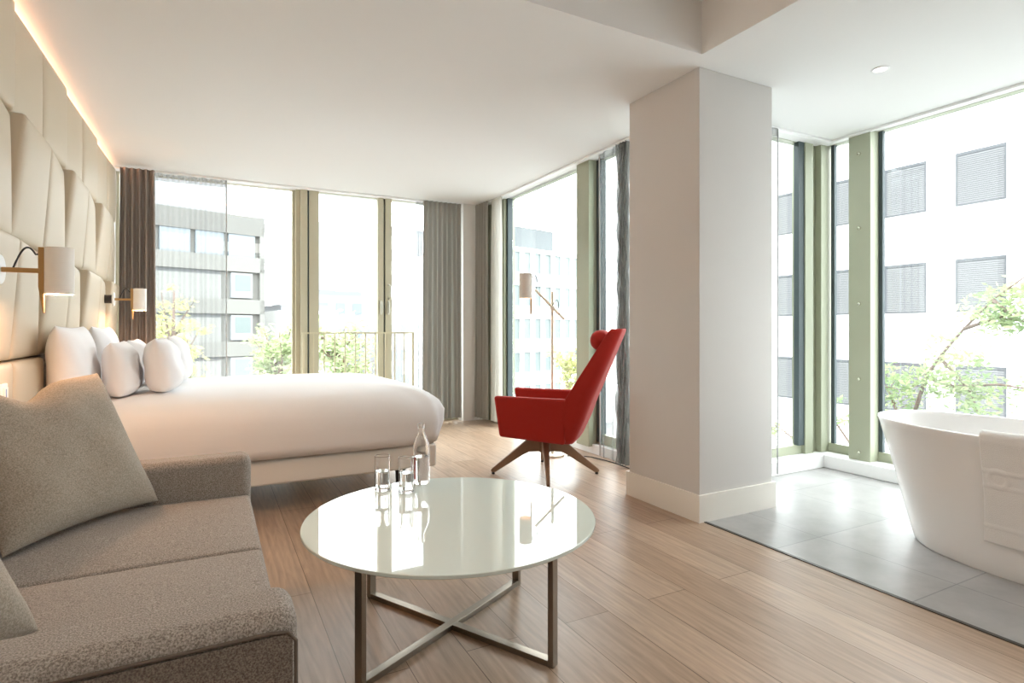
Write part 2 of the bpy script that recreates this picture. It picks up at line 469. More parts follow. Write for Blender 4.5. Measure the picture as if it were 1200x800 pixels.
MB().tube([(1.80, YB, 1.60), (1.80, YB - 0.035, 1.60), (1.815, YB - 0.045, 1.585), (1.815, YB - 0.045, 1.46), (1.80, YB - 0.035, 1.445), (1.80, YB, 1.445)], 0.010).build('handle', M['handle'], d1, smooth=True)
for x in (1.715, 1.80):
    hb = MB(); hb.box(x - 0.013, YB - 0.012, 1.26, x + 0.013, YB, 1.42); hb.box(x - 0.010, YB - 0.045, 1.28, x + 0.010, YB - 0.030, 1.40)
    hb.box(x - 0.008, YB - 0.03, 1.37, x + 0.008, YB - 0.01, 1.39)
    hb.build('handle', M['handle'], d1, bevel=0.003)

# guard railing inside the balcony door
rl = thing('guard_railing', 'thin olive metal guard railing across the lower balcony door behind the bed', 'railing', (0.85, YB - 0.09, 0))
MB().box(0, -0.018, 1.045, 1.225, 0.018, 1.062).build('top_rail', M['rail'], rl)
MB().box(0.02, -0.01, 0.10, 1.205, 0.01, 0.115).build('bottom_rail', M['rail'], rl)
for x in (0.012, 1.213):
    MB().box(x - 0.012, -0.014, 0.0, x + 0.012, 0.014, 1.045).build('post', M['rail'], rl)
for i in range(10):
    x = 0.115 + i * 0.1105
    MB().box(x - 0.006, -0.006, 0.115, x + 0.006, 0.006, 1.045).build('baluster', M['rail'], rl)

# --- right wall beside the armchair
w2 = structure('window_2')
fm = MB()
fm.box(XR + 0.02, 5.84, 0, XR + 0.16, 6.30, H)
fm.box(XR + 0.09, 3.0, 0.08, XR + 0.15, 5.84, 0.17); fm.box(XR + 0.09, 3.0, H - 0.003, XR + 0.15, 5.84, H)
fm.build('frame', M['alu2'], w2)
MB().box(XR + 0.05, 5.80, 0.1, XR + 0.11, 5.84, H).build('gasket', M['gasket'], w2)
pm = MB(); pm.box(XR - 0.01, 4.14, 0.06, XR + 0.14, 4.33, H)
pm.build('mullion', M['alu2'], w2, bevel=0.003)
MB().box(XR + 0.075, 4.08, 0.1, XR + 0.135, 4.14, H).build('gasket', M['gasket'], w2)
for a, b in ((4.33, 5.80), (3.0, 4.08)):
    MB().box(XR + 0.11, a, 0.17, XR + 0.116, b, H - 0.003).build('pane', M['pane'], w2)
MB().box(XR + 0.03, 3.01, 0, XR + 0.15, 5.84, 0.08).build('trim_2', M['sill'], kind='structure')

# --- bathroom glazing
w3 = structure('window_3')
fm = MB()
fm.box(3.07, YBW + 0.05, 0.10, 4.20, YBW + 0.12, 0.17); fm.box(3.07, YBW + 0.05, H - 0.003, 4.20, YBW + 0.12, H)
fm.build('frame', M['alu2'], w3)
MB().box(3.07, YBW + 0.08, 0.17, 4.16, YBW + 0.086, H - 0.003).build('pane', M['pane'], w3)
MB().box(4.135, YBW + 0.03, 0.17, 4.20, YBW + 0.075, H).build('gasket', M['gasket'], w3)
cp = MB(); cp.box(4.20, YBW + 0.02, 0.10, 4.30, YBW + 0.14, H); cp.box(4.30, YBW + 0.05, 0.10, 4.42, YBW + 0.14, H)
cp.box(4.37, YBW + 0.0, 0.10, 4.5, YBW + 0.14, H)
cp.build('corner_post', M['alu2'], w3, bevel=0.003)
w4 = structure('window_4')
fm = MB()
fm.box(4.46, 0.335, 0.10, 4.53, 2.93, 0.17); fm.box(4.46, 0.335, H - 0.003, 4.53, 2.93, H)
fm.build('frame', M['alu2'], w4)
for ya, yb in ((2.70, 2.91), (0.35, 2.53)):
    MB().box(4.495, ya, 0.17, 4.501, yb, H - 0.003).build('pane', M['pane'], w4)
for ya, yb in ((2.535, 2.70), (0.17, 0.335)):
    MB().box(XB, ya, 0.10, 4.49, yb, H).build('mullion', M['alu2'], w4, bevel=0.003)
    MB().box(4.465, ya - 0.03, 0.17, 4.495, ya, H).build('gasket', M['gasket'], w4)
    for z in (0.16, 0.718, 1.288, 1.864, 2.428):
        MB().lathe([(0.0, -0.012), (0.008, -0.012), (0.013, -0.006), (0.013, 0.0)], 16).build('bolt', M['steel_bolt'], w4, smooth=True)
        b = bpy.data.objects[-1] if False else COL.objects[-1]
        b.rotation_euler = (0, pi / 2, 0); b.location = (XB, (ya + yb) / 2, z)
MB().box(4.465, 2.88, 0.17, 4.495, 2.91, H).build('gasket', M['gasket'], w4)
sl = MB(); sl.box(3.09, 2.86, 0, 4.30, 3.0, 0.10); sl.box(4.30, YF, 0, 4.5, 3.0, 0.10)
sl.build('trim_3', M['sill'], kind='structure', bevel=0.006)

# curtain tracks against the ceiling
def track(pts, w, label):
    mb = MB()
    for (xa, ya), (xb, yb) in zip(pts, pts[1:]):
        if abs(xa - xb) > abs(ya - yb): mb.box(xa, ya - w / 2, H - 0.018, xb, ya + w / 2, H - 0.001)
        else: mb.box(xa - w / 2, ya, H - 0.018, xa + w / 2, yb, H - 0.001)
    o = mb.build('curtain_track', M['track'], bevel=0.002)
    return tag(o, label, 'curtain track')
track([(-0.78, 6.36), (2.64, 6.36)], 0.05, 'slim white curtain track on the ceiling over the balcony door')
track([(2.89, 3.02), (2.89, 6.28)], 0.05, 'slim white curtain track on the ceiling over the armchair window')
track([(3.10, 2.84), (4.36, 2.84), (4.36, YF + .02)], 0.035, 'slim white curtain track bent around the bathroom ceiling corner')

# ================================================================== UPHOLSTERED WALL
hb = thing('upholstered_wall_panelling', 'cream leather wall of folded padded panels behind bed and sofa', 'headboard', (-0.95, 0, 0))
MB().box(0.005, 0.70, 0.0, 0.07, 6.30, 2.52).build('backing_board', M['backing'], hb)
def panel(y0, y1, z0, z1, tl, tr, bl, br):
    base = 0.145; n = 16; g = 0.002
    y0 += g; y1 -= g; z0 += g; z1 -= g
    def front(s, t):
        a, b = 2 * s - 1, 2 * t - 1
        d = (bl * (1 - s) + br * s) * (1 - t) + (tl * (1 - s) + tr * s) * t
        ea, eb = 1 - abs(a) ** 14, 1 - abs(b) ** 14
        d += 0.022 * (min(ea, eb) ** 0.5 - 1) + 0.012 * (1 - a * a) * (1 - b * b)
        return (base + 0.022 + d, y0 + (y1 - y0) * s, z0 + (z1 - z0) * t)
    # denser sampling near the edges
    def w(x): 
        return 0.5 - 0.5 * cos(pi * x)
    mb = MB(); mb.grid(lambda s, t: front(w(s), w(t)), n, n)
    idx = [i for i in range(n + 1)] + [j * (n + 1) + n for j in range(1, n + 1)] + [n * (n + 1) + i for i in range(n - 1, -1, -1)] + [j * (n + 1) for j in range(n - 1, 0, -1)]
    o = len(mb.v)
    for i in idx:
        p = mb.v[i]; mb.v.append((0.072, p[1], p[2]))
    k = len(idx)
    for i in range(k):
        j = (i + 1) % k
        mb.f.append((idx[i], idx[j], o + j, o + i))
    mb.build('panel', M['leather'], hb, smooth=True, angle=60)
P0 = 3.265; PW = 0.515
for k in range(-5, 6):
    ya = P0 + k * PW; yb = min(ya + PW, 6.28)
    strong = (k % 2 == 0)
    # top row: plain, meeting in soft creases
    panel(ya, yb, 2.06, 2.555, *( (0.0, 0.012, 0.004, 0.012) if strong else (0.012, 0.022, 0.012, 0.022)))
    # second row: tips forward at its top left, flat at the foot
    panel(ya, yb, 1.50, 2.06, *((0.062, 0.05, 0.0, 0.012) if strong else (0.05, 0.004, 0.012, 0.012)))
    # third row: the same but shifted half a step
    panel(ya - 0.04, yb - 0.04 if k < 5 else yb, 0.96, 1.50, *((0.05, 0.004, 0.012, 0.0) if strong else (0.062, 0.05, 0.0, 0.012)))
    if yb < 3.9:
        panel(ya - 0.06, yb - 0.06, 0.40, 0.955, 0.03, 0.03, 0.02, 0.02)
# warm light strip hidden in the gap above the panels
ld = MB().box(-0.945, 0.75, 2.526, -0.885, 6.25, 2.532).build('light_strip', M['led'])
tag(ld, 'warm glowing light strip along the ceiling above the cream panels', 'light strip')

sw = thing('wall_switch', 'small white wall switch plate with blue mark on the low cream panel', 'switch', (-0.745, 3.0, 0.832))
MB().box(-0.02, -0.045, -0.045, 0.006, 0.045, 0.045).build('plate', M['white_plastic'], sw, bevel=0.004)
MB().box(0.006, -0.020, -0.030, 0.011, 0.03, 0.03).build('rocker', M['white_plastic'], sw, bevel=0.002)
MB().box(0.011, -0.004, -0.024, 0.0125, 0.004, 0.024).build('indicator', M['blue'], sw)

# ================================================================== WALL LAMPS
def shade_mesh(r, h):
    return MB().lathe([(r, 0), (r, h), (r - 0.003, h), (r - 0.003, 0), (r, 0)], 40)
def wall_lamp():
    t = thing('wall_lamp', 'white cylinder wall lamp on brass arm, left of the bed over the sofa', 'wall lamp', (-0.745, 2.75, 1.32), 0, 'wall lamps on the panelled wall')
    dm = MB().lathe([(0.0, 0.0), (0.052, 0.0), (0.056, 0.004), (0.056, 0.010), (0.052, 0.014), (0.0, 0.014)], 40)
    d = dm.build('wall_plate', M['white_plastic'], t, smooth=True, angle=40)
    d.rotation_euler = (0, pi / 2, 0); d.location = (0.045, 0, 0)
    MB().lathe([(0.0, 0.0), (0.034, 0.0), (0.034, 0.05), (0.0, 0.05)], 24).build('mounting', M['cord'], t)
    m = COL.objects[-1]; m.rotation_euler = (0, pi / 2, 0); m.location = (-0.008, 0, 0)
    MB().box(0.058, -0.007, -0.010, 0.172, 0.007, 0.008).build('arm', M['brass'], t, bevel=0.002)
    MB().prism([(0.166, -0.006, 0.089), (0.184, -0.006, 0.089), (0.184, -0.006, -0.16), (0.180, -0.006, -0.162), (0.166, -0.006, -0.06)], (0, 0.012, 0)).build('fin', M['brass'], t, bevel=0.0015)
    s = shade_mesh(0.046, 0.178); s.v = [(x + 0.23, y, z - 0.089) for x, y, z in s.v]
    sh = s.build('lamp_shade', M['shade'], t, smooth=True, angle=40)
    MB().lathe([(0.0, -0.03), (0.012, -0.025), (0.016, 0.0), (0.012, 0.02), (0.008, 0.05), (0.0, 0.05)], 16, (0.23, 0, 0)).build('bulb', M['bulb'], t, smooth=True)
    pts = []
    for i in range(21):
        q = i / 20
        pts.append((0.09 + 0.085 * q, 0.0, 0.0 + 0.075 * sin(pi * min(1, q * 1.25) * 0.8) ** 1.0 * (1 if q < .8 else 1) + 0.02 * q))
    MB().tube(pts, 0.0035, 6).build('cord', M['cord'], t, smooth=True)
    return t
wl = wall_lamp()
wl2 = copy_tree(wl, (-0.745, 5.55, 1.337), 0, 'white cylinder wall lamp on brass arm, beside the dark curtain at bed far side')
def point(name, loc, power, col, r=0.02, parent=None):
    l = bpy.data.lights.new(name, 'POINT'); l.energy = power; l.color = col; l.shadow_soft_size = r
    o = bpy.data.objects.new(name, l); COL.objects.link(o); o.location = loc
    if parent: o.parent = parent
    return o
for t in (wl, wl2):
    point('lamp_light', (0.23, 0, -0.078), 16.0, (1.0, 0.55, 0.28), 0.012, t)

# ================================================================== BED
bed = thing('bed', 'large white double bed with off-white box spring, foot towards the windows', 'bed', (0.36, 4.49, 0))
MB().box(-1.0, -0.885, 0.185, 0.97, 0.885, 0.338).build('box_spring', M['boxspring'], bed, bevel=0.018, seg=3)
MB().box(-0.97, -0.86, 0.338, 0.93, 0.86, 0.60).build('mattress', M['linen'], bed, bevel=0.05, seg=3)
for x in (-0.85, 0.80):
    for y in (-0.62, 0.62):
        MB().lathe([(0.0, 0), (0.03, 0), (0.036, 0.185), (0.0, 0.185)], 16, (x, y, 0)).build('leg', M['foot'], bed, smooth=True, angle=40)
# duvet: rounded shell that hangs over three sides
def duvet():
    hx0, hx1, hy = -1.02, 1.03, 0.925
    lv = [(0.345, -0.015), (0.40, 0.0), (0.48, 0.012), (0.56, 0.008), (0.62, -0.018), (0.665, -0.065), (0.695, -0.14), (0.712, -0.26), (0.72, -0.42)]
    N = 96; rs = []
    for z, ins in lv:
        r = []
        a, b = (hx1 - hx0) / 2 + ins, hy + ins
        cx = (hx0 + hx1) / 2
        for i in range(N):
            th = 2 * pi * i / N
            e = 0.16 if ins > -0.3 else 0.25
            x = cx + a * math.copysign(abs(cos(th)) ** e, cos(th)); y = b * math.copysign(abs(sin(th)) ** e, sin(th))
            wob = 0.006 * sin(7 * th + z * 20) + 0.004 * sin(13 * th + 2)
            foot = 0.02 * max(0, cos(th)) * sin((z - 0.34) * 8)
            sag = 0
            if z > 0.69: sag = 0.006 * sin(3 * x + 2 * y) 
            r.append((x + foot + wob * (x - cx) / a, y + wob * y / b, z + sag))
        rs.append(r)
    return MB().rings(rs, False, True).build('duvet', M['linen'], smooth=True, solid=0.012)
dv = duvet(); dv.location = (0.36, 4.49, 0)
tag(dv, 'smooth white duvet covering the bed down to its base', 'duvet')

def pillow_mesh(w, h, t, pinch=0.06, chop=0.0, n=22, heavy=False):
    mb = MB()
    for sgn in (1, -1):
        def fn(s, q, sgn=sgn):
            a, b = sin((s - 0.5) * pi), sin((q - 0.5) * pi)
            x = w / 2 * a * (1 - pinch * (1 - b * b)); y = h / 2 * b * (1 - pinch * (1 - a * a))
            y -= chop * exp(-((a + 0.18) / 0.32) ** 2) * ((b + 1) / 2) ** 3
            th = (max(0, 1 - abs(a) ** 3.6) ** 0.55) * (max(0, 1 - abs(b) ** 3.2) ** 0.55)
            if heavy and b < 0: x *= 1 - 0.10 * b ** 6; y *= 1 - 0.08 * a ** 6
            if heavy and b < 0: th = (max(0, 1 - abs(a) ** 3.6) ** 0.5) * (max(0, 1 - abs(b) ** 7) ** 0.5)
            wr = 1 + 0.05 * sin(5 * a + 3 * b) + 0.04 * sin(4 * b - 7 * a) + 0.03 * sin(11 * a + 2 * sgn + 6 * b)
            return (x, sgn * t / 2 * th * wr, y)
        mb.grid(fn, n, n)
    return mb
def pillow(loc, w, h, t, rx, rz, label, mname='pillow', name='pillow', cat='pillow', group='white pillows on the bed', chop=0.0, pinch=0.05, ry=0.0):
    """local x = width, local z = height, local y = thickness; leans back by rx"""
    o = pillow_mesh(w, h, t, pinch, chop, 26, True).build(name, M[mname], smooth=True, weld=True)
    o.rotation_euler = (rx, ry, rz); o.location = loc
    return tag(o, label, cat, group)
# pillows stand with their width along Y, leaning back to the wall (towards -X)
Q = pi / 2
pillow((-0.665, 3.88, 0.915), 0.70, 0.40, 0.175, radians(-4), Q, 'tall white pillow against the panels at the near side of the bed')
pillow((-0.665, 4.86, 0.915), 0.70, 0.40, 0.175, radians(-4), Q, 'tall white pillow against the panels at the far side of the bed')
pillow((-0.47, 4.10, 0.865), 0.55, 0.32, 0.172, radians(-8), Q, 'middle white pillow in the near row, between the tall one and the front one')
pillow((-0.47, 4.86, 0.865), 0.55, 0.32, 0.172, radians(-8), Q, 'middle white pillow in the far row, mostly hidden behind the front one')
pillow((-0.265, 4.18, 0.880), 0.56, 0.33, 0.19, radians(-9), Q, 'front white pillow of the near row, plump and closest to the sofa')
pillow((-0.235, 4.90, 0.880), 0.58, 0.34, 0.19, radians(-9), Q, 'front white pillow of the far row, beside the window curtain')

# ================================================================== SOFA
sf = thing('sofa', 'taupe woven two-seat sofa with low square arms at the left wall', 'sofa', (-0.28, 1.85, 0))
ax0, ax1 = -0.44, 0.42
def soft_box(x0, y0, z0, x1, y1, z1, puff=0.0, n=8):
    mb = MB()
    bm = bmesh.new(); bmesh.ops.create_cube(bm, size=1.0)
    bmesh.ops.subdivide_edges(bm, edges=bm.edges, cuts=n, use_grid_fill=True)
    vs = []
    for v in bm.verts:
        a, b, c = v.co * 2
        p = puff * (1 - a * a) * (1 - b * b)
        x = (x0 + x1) / 2 + (x1 - x0) / 2 * a; y = (y0 + y1) / 2 + (y1 - y0) / 2 * b
        z = (z0 + z1) / 2 + (z1 - z0) / 2 * c + (p if c > 0.2 else 0)
        vs.append((x, y, z))
    bm.verts.index_update()
    fs = [[v.index for v in f.verts] for f in bm.faces]; bm.free()
    return mb.add(vs, fs)
MB().box(ax0 + 0.02, -0.62, 0.12, ax1 - 0.04, 0.62, 0.30).build('base_frame', M['sofa_shaded'], sf, bevel=0.015)
for s, (ya, yb) in ((-1, (-0.622, -0.001)), (1, (0.001, 0.622))):
    soft_box(ax0 + 0.124, ya, 0.302, ax1 - 0.005, yb, 0.452, 0.022).build('seat_cushion', M['sofa'], sf, bevel=0.022, seg=3)
for ya, yb in ((-0.765, -0.628), (0.628, 0.765)):
    am = MB().box(ax0, ya, 0.12, ax1, yb, 0.60).build('arm', M['sofa'], sf, bevel=0.035, seg=5)
    ys = ya - 0.0025 if ya < 0 else yb + 0.0025
    MB().tube([(ax1 - 0.006, ys, 0.14), (ax1 - 0.006, ys, 0.545), (ax1 - 0.02, ys, 0.562), (ax1 - 0.05, ys, 0.566), (ax0 + 0.02, ys, 0.566)], 0.0035, 8).build('piping', M['piping'], am, smooth=True)
    yo, yi = (ya - 0.004, ya + 0.01) if ya < 0 else (yb + 0.004, yb - 0.01)
    MB().box(ax0 + 0.03, yo, 0.14, ax1 - 0.012, yi, 0.560).build('side_panel', M['sofa_shaded'], am)
soft_box(ax0, -0.622, 0.302, ax0 + 0.12, 0.622, 0.70, 0.01).build('backrest', M['sofa'], sf, bevel=0.04, seg=4)
for x in (ax0 + 0.06, ax1 - 0.06):
    for y in (-0.70, 0.70):
        MB().box(x - 0.025, y - 0.025, 0, x + 0.025, y + 0.025, 0.12).build('leg', M['foot'], sf, bevel=0.004)
# cushions: local y is the thickness; face turned to the room and viewer
def cushion(p_br, ang, w, lean, label, chop, roll=0.0):
    """p_br: foot corner at the far end; ang: heading of the foot edge from there"""
    d = Vector((cos(ang), sin(ang), 0))
    nrm = Vector((-d.y, d.x, 0))                      # points away from the seat front
    if nrm.x > 0: nrm = -nrm
    up = (Vector((0, 0, 1)) * cos(lean) + nrm * sin(lean))
    c = Vector(p_br) + d * (w / 2) + up * (w / 2)
    o = pillow_mesh(w, w, 0.17, 0.07, chop).build('cushion', M['cushion'], smooth=True, weld=True)
    xax = -d; zax = up; yax = zax.cross(xax)
    m = Matrix((xax, yax, zax)).transposed().to_4x4(); m.translation = c
    o.matrix_world = m @ Matrix.Rotation(roll, 4, 'Y')
    return tag(o, label, 'cushion', 'beige throw cushions on the sofa')
cushion((-0.17, 2.44, 0.475), atan2(-0.43, -0.35), 0.53, radians(30), 'large beige throw cushion standing in the far corner of the sofa', 0.07)
cushion((-0.315, 1.50, 0.478), atan2(-0.30, -0.22), 0.37, radians(35), 'beige throw cushion cut by the frame edge, beside the near sofa arm', 0.03)

# ================================================================== COFFEE TABLE
tb = thing('coffee_table', 'round white glass coffee table on crossed bronze steel frame', 'coffee table', (0.785, 1.97, 0), radians(28))
R = 0.525
MB().lathe([(0.0, 0.404), (R - 0.002, 0.404), (R, 0.406), (R, 0.414), (R - 0.002, 0.416), (0.0, 0.416)], 128).build('tabletop', M['tabletop'], tb, smooth=True, angle=30)
for a in (0, pi / 2):
    c, s = cos(a), sin(a)
    for q in (-1, 1):
        lm = MB(); lm.box(q * 0.43 - 0.010, -0.016, 0, q * 0.43 + 0.010, 0.016, 0.404)
        lm.v = [(x * c - y * s, x * s + y * c, z) for x, y, z in lm.v]
        lm.build('leg', M['steel'], tb, bevel=0.0015)
    for nm, z0, z1 in (('floor_bar', 0.0, 0.02), ('top_bar', 0.388, 0.404)):
        lm = MB(); e = 0.0006 if a else 0.0
        lm.box(-0.42, -0.016, z0, 0.42, 0.016, z1 - e)
        lm.v = [(x * c - y * s, x * s + y * c, z) for x, y, z in lm.v]
        lm.build(nm, M['steel'], tb, bevel=0.0015)

TZ = 0.4165
def tumbler(loc, label):
    t = thing('water_glass', label, 'glass', loc, 0, 'tumblers on the coffee table')
    r, h = 0.032, 0.145
    MB().lathe([(0.0, 0.0), (r - 0.003, 0.0), (r - 0.0005, 0.003), (r - 0.0005, 0.006), (r, h - 0.002), (r, h), (r - 0.001, h + 0.001), (r - 0.0022, h), (r - 0.0022, h - 0.002), (r - 0.003, 0.020), (r - 0.003, 0.016), (0.0, 0.0155)], 48).build('tumbler', M['glass'], t, smooth=True, angle=50)
    MB().lathe([(0.0, 0.0165), (r - 0.0034, 0.0165), (r - 0.0034, 0.019), (r - 0.0030, 0.080), (r - 0.0030, 0.082), (0.0, 0.082)], 48).build('water', M['water'], t, smooth=True, angle=50)
    return t
tumbler((0.642, 2.402, TZ), 'clear water tumbler on the table, nearest the bed corner and leftmost')
tumbler((0.722, 2.325, TZ), 'clear water tumbler on the table, close in front of the bottle')
bt = thing('water_bottle', 'clear glass water bottle standing behind the two tumblers', 'bottle', (0.826, 2.435, TZ))
r = 0.037
MB().lathe([(0.0, 0.0), (r - 0.004, 0.0), (r, 0.005), (r, 0.155), (r - 0.004, 0.18), (0.022, 0.206), (0.0145, 0.222), (0.0135, 0.245), (0.0165, 0.246), (0.0165, 0.262), (0.0115, 0.262), (0.0105, 0.224), (0.0185, 0.205),
            (r - 0.007, 0.178), (r - 0.003, 0.153), (r - 0.003, 0.010), (0.0, 0.008)], 48).build('bottle_body', M['glass'], bt, smooth=True, angle=50)
MB().lathe([(0.0, 0.0085), (r - 0.0033, 0.0105), (r - 0.0033, 0.118), (0.0, 0.118)], 48).build('water', M['water'], bt, smooth=True, angle=50)

# ================================================================== ARMCHAIR
CX, CY = 2.24, 3.72
SW = radians(14)
yaw = radians(27.75)
fwd = Vector((-cos(yaw) * cos(SW) + sin(yaw) * sin(SW), sin(yaw) * cos(SW) + cos(yaw) * sin(SW)))
ch = thing('armchair', 'red wool swivel armchair with high winged back and four wooden legs', 'armchair', (CX, CY, 0), atan2(fwd.y, fwd.x))
# local: +x = facing direction, +y = its left, z up
def shell():
    # (z, rear x at spine, front x of wings, half width, shell thickness)
    lv = [(0.285, -0.245, -0.165, 0.270, 0.06), (0.33, -0.275, -0.165, 0.315, 0.065), (0.46, -0.335, -0.175, 0.340, 0.065), (0.61, -0.392, -0.205, 0.345, 0.06),
          (0.74, -0.447, -0.282, 0.318, 0.055), (0.88, -0.505, -0.368, 0.275, 0.05), (1.01, -0.558, -0.447, 0.235, 0.045), (1.08, -0.587, -0.492, 0.215, 0.042), (1.10, -0.590, -0.512, 0.195, 0.035)]
    rs = []
    for z, xr, xf, w, t in lv:
        rr = min(0.09, (xf - xr) * 0.5)
        pts = []
        pts.append((xf, -w, z)); 
        for k in range(6):
            a = pi / 2 * k / 5
            pts.append((xr + rr - rr * sin(a), -w + rr - rr * cos(a), z))
        pts.append((xr - 0.015, 0, z))
        for k in range(6):
            a = pi / 2 * (5 - k) / 5
            pts.append((xr + rr - rr * sin(a), w - rr + rr * cos(a), z))
        pts.append((xf, w, z))
        pts.append((xf - 0.002, w - t * 0.8, z))
        for k in range(6):
            a = pi / 2 * k / 5
            q = max(0.02, rr - t * 0.6)
            pts.append((xr + t + q - q * sin(a), w - t - q + q * cos(a) if w - t - q > 0 else w - t, z))
        pts.append((xr + t - 0.015, 0, z))
        for k in range(6):
            a = pi / 2 * (5 - k) / 5
            q = max(0.02, rr - t * 0.6)
            pts.append((xr + t + q - q * sin(a), -(w - t - q + q * cos(a)), z))
        pts.append((xf - 0.002, -(w - t * 0.8), z))
        rs.append(pts)
    return MB().rings(rs)
shell().build('backrest', M['red'], ch, smooth=True, bevel=0.010, seg=2)
for s in (-1, 1):
    o, i = 0.345 * s, 0.275 * s
    am = MB()
    b = [(-0.20, o * 0.96, 0.288), (0.275, o * 0.93, 0.325), (0.275, i, 0.325), (-0.20, i, 0.288)]
    t = [(-0.215, o, 0.608), (0.312, o * 0.97, 0.618), (0.312, i, 0.618), (-0.215, i, 0.608)]
    if s > 0: b.reverse(); t.reverse()
    am.hexa(b, t).build('arm', M['red'], ch, bevel=0.02, seg=4)
soft_box(-0.27, -0.272, 0.335, 0.262, 0.272, 0.45, 0.02).build('seat', M['red'], ch, bevel=0.025, seg=3)
hd = MB(); rs = []
for k in range(17):
    a = -1 + 2 * k / 16
    rad = 0.074 * (max(0.0, 1 - abs(a) ** 6)) ** 0.5 + 0.002
    rs.append([(rad * cos(2 * pi * j / 24), 0.165 * a, rad * sin(2 * pi * j / 24)) for j in range(24)])
hd.rings(rs); hd.v = [(x - 0.425, y, z + 1.015) for x, y, z in hd.v]
hd.build('headrest', M['red'], ch, smooth=True)
# swivel base stays square to the window corner
brot = atan2(sin(yaw), -cos(yaw)) - atan2(fwd.y, fwd.x)
def leg_mesh(a):
    prof = [(0.02, 0.30), (0.10, 0.292), (0.17, 0.235), (0.40, 0.045), (0.412, 0.03), (0.405, 0.014), (0.375, 0.016), (0.17, 0.148), (0.12, 0.172), (0.02, 0.176)]
    wd = [0.036, 0.034, 0.028, 0.017, 0.015, 0.015, 0.016, 0.026, 0.030, 0.034]
    vs = []
    for sg in (-1, 1):
        for (rr, z), w in zip(prof, wd):
            x, y = rr, sg * w * 0.8
            vs.append((x * cos(a) - y * sin(a), x * sin(a) + y * cos(a), z))
    n = len(prof)
    fs = [tuple(range(n)), tuple(range(2 * n - 1, n - 1, -1))] + [(i, (i + 1) % n, n + (i + 1) % n, n + i) for i in range(n)]
    return MB().add(vs, fs)
for k in range(4):
    a = brot + k * pi / 2
    lg = leg_mesh(a).build('leg', M['chairwood'], ch, bevel=0.006, seg=3)
    MB().lathe([(0, 0), (0.012, 0), (0.013, 0.004), (0.010, 0.018), (0, 0.018)], 16, (0.392 * cos(a), 0.392 * sin(a), 0)).build('glide', M['foot'], lg, smooth=True, angle=40)
MB().lathe([(0, 0.17), (0.045, 0.17), (0.05, 0.18), (0.05, 0.288), (0, 0.288)], 24).build('swivel_hub', M['chairwood'], ch, smooth=True, angle=40)

# ================================================================== FLOOR LAMP
LX, LY = 2.62, 4.226
img = -yaw                     # lamp arm lies across the window corner
fl = thing('floor_lamp', 'slim floor lamp with grey cylinder shade on tilted arm behind the red armchair', 'floor lamp', (LX, LY, 0), img)
MB().lathe([(0, 0), (0.10, 0), (0.102, 0.006), (0.098, 0.016), (0.02, 0.022), (0, 0.022)], 48).build('base', M['brass_pale'], fl, smooth=True, angle=35)
MB().lathe([(0.012, 0.02), (0.012, 1.42), (0.0, 1.424)], 16, (0, 0, 0), True, False).build('pole', M['brass_pale'], fl, smooth=True, angle=40)
ar = MB(); ar.tube([(-0.150, -0.025, 1.437), (0.102, -0.025, 1.178)], 0.011, 12)
ar.build('arm', M['brass_pale'], fl, smooth=True, angle=40)
MB().tube([(0.0, 0.02, 1.275), (0.0, -0.045, 1.275)], 0.018, 16).build('pivot', M['brass_pale'], fl, smooth=True, angle=40)
sm = shade_mesh(0.055, 0.213); sm.v = [(x - 0.233, y - 0.025, z + 1.362) for x, y, z in sm.v]
sm.build('lamp_shade', M['shade_grey'], fl, smooth=True, angle=40)
MB().prism([(-0.193, -0.031, 1.57), (-0.176, -0.031, 1.57), (-0.180, -0.031, 1.225), (-0.193, -0.031, 1.225)], (0, 0.012, 0)).build('fin', M['brass'], fl, bevel=0.0015)
MB().lathe([(0.0, -0.03), (0.014, -0.025), (0.018, 0.0), (0.012, 0.03), (0.0, 0.05)], 16, (-0.233, -0.025, 1.43)).build('bulb', M['bulb'], fl, smooth=True)
pts = [(-0.178, -0.025, 1.54), (-0.165, -0.025, 1.56), (-0.148, -0.025, 1.557), (-0.137, -0.025, 1.53), (-0.133, -0.025, 1.49), (-0.140, -0.025, 1.445)]
MB().tube(pts, 0.0035, 6).build('cord', M['cord'], fl, smooth=True)
pts = [(0.0, -0.025, 1.30), (0.02, -0.025, 1.335), (0.038, -0.025, 1.35), (0.05, -0.025, 1.325), (0.05, -0.025, 1.28), (0.03, -0.025, 1.255)]
MB().tube(pts, 0.0035, 6).build('cord', M['cord'], fl, smooth=True)
point('lamp_light', (-0.233, -0.025, 1.40), 1.6, (1.0, 0.55, 0.28), 0.012, fl)
# flex trailing over the floor to the skirting, in the lamp's own axes
def to_local(x, y):
    dx, dy = x - LX, y - LY
    return (dx * cos(img) + dy * sin(img), -dx * sin(img) + dy * cos(img))
pts = []
for x, y in [(2.72, 4.14), (2.80, 4.10), (2.87, 4.0), (2.90, 3.85), (2.915, 3.7), (2.90, 3.55), (2.93, 3.42), (2.945, 3.3)]:
    a, b = to_local(x, y); pts.append((a, b, 0.006))
MB().tube(pts, 0.005, 6).build('power_cord', M['cord'], fl, smooth=True)

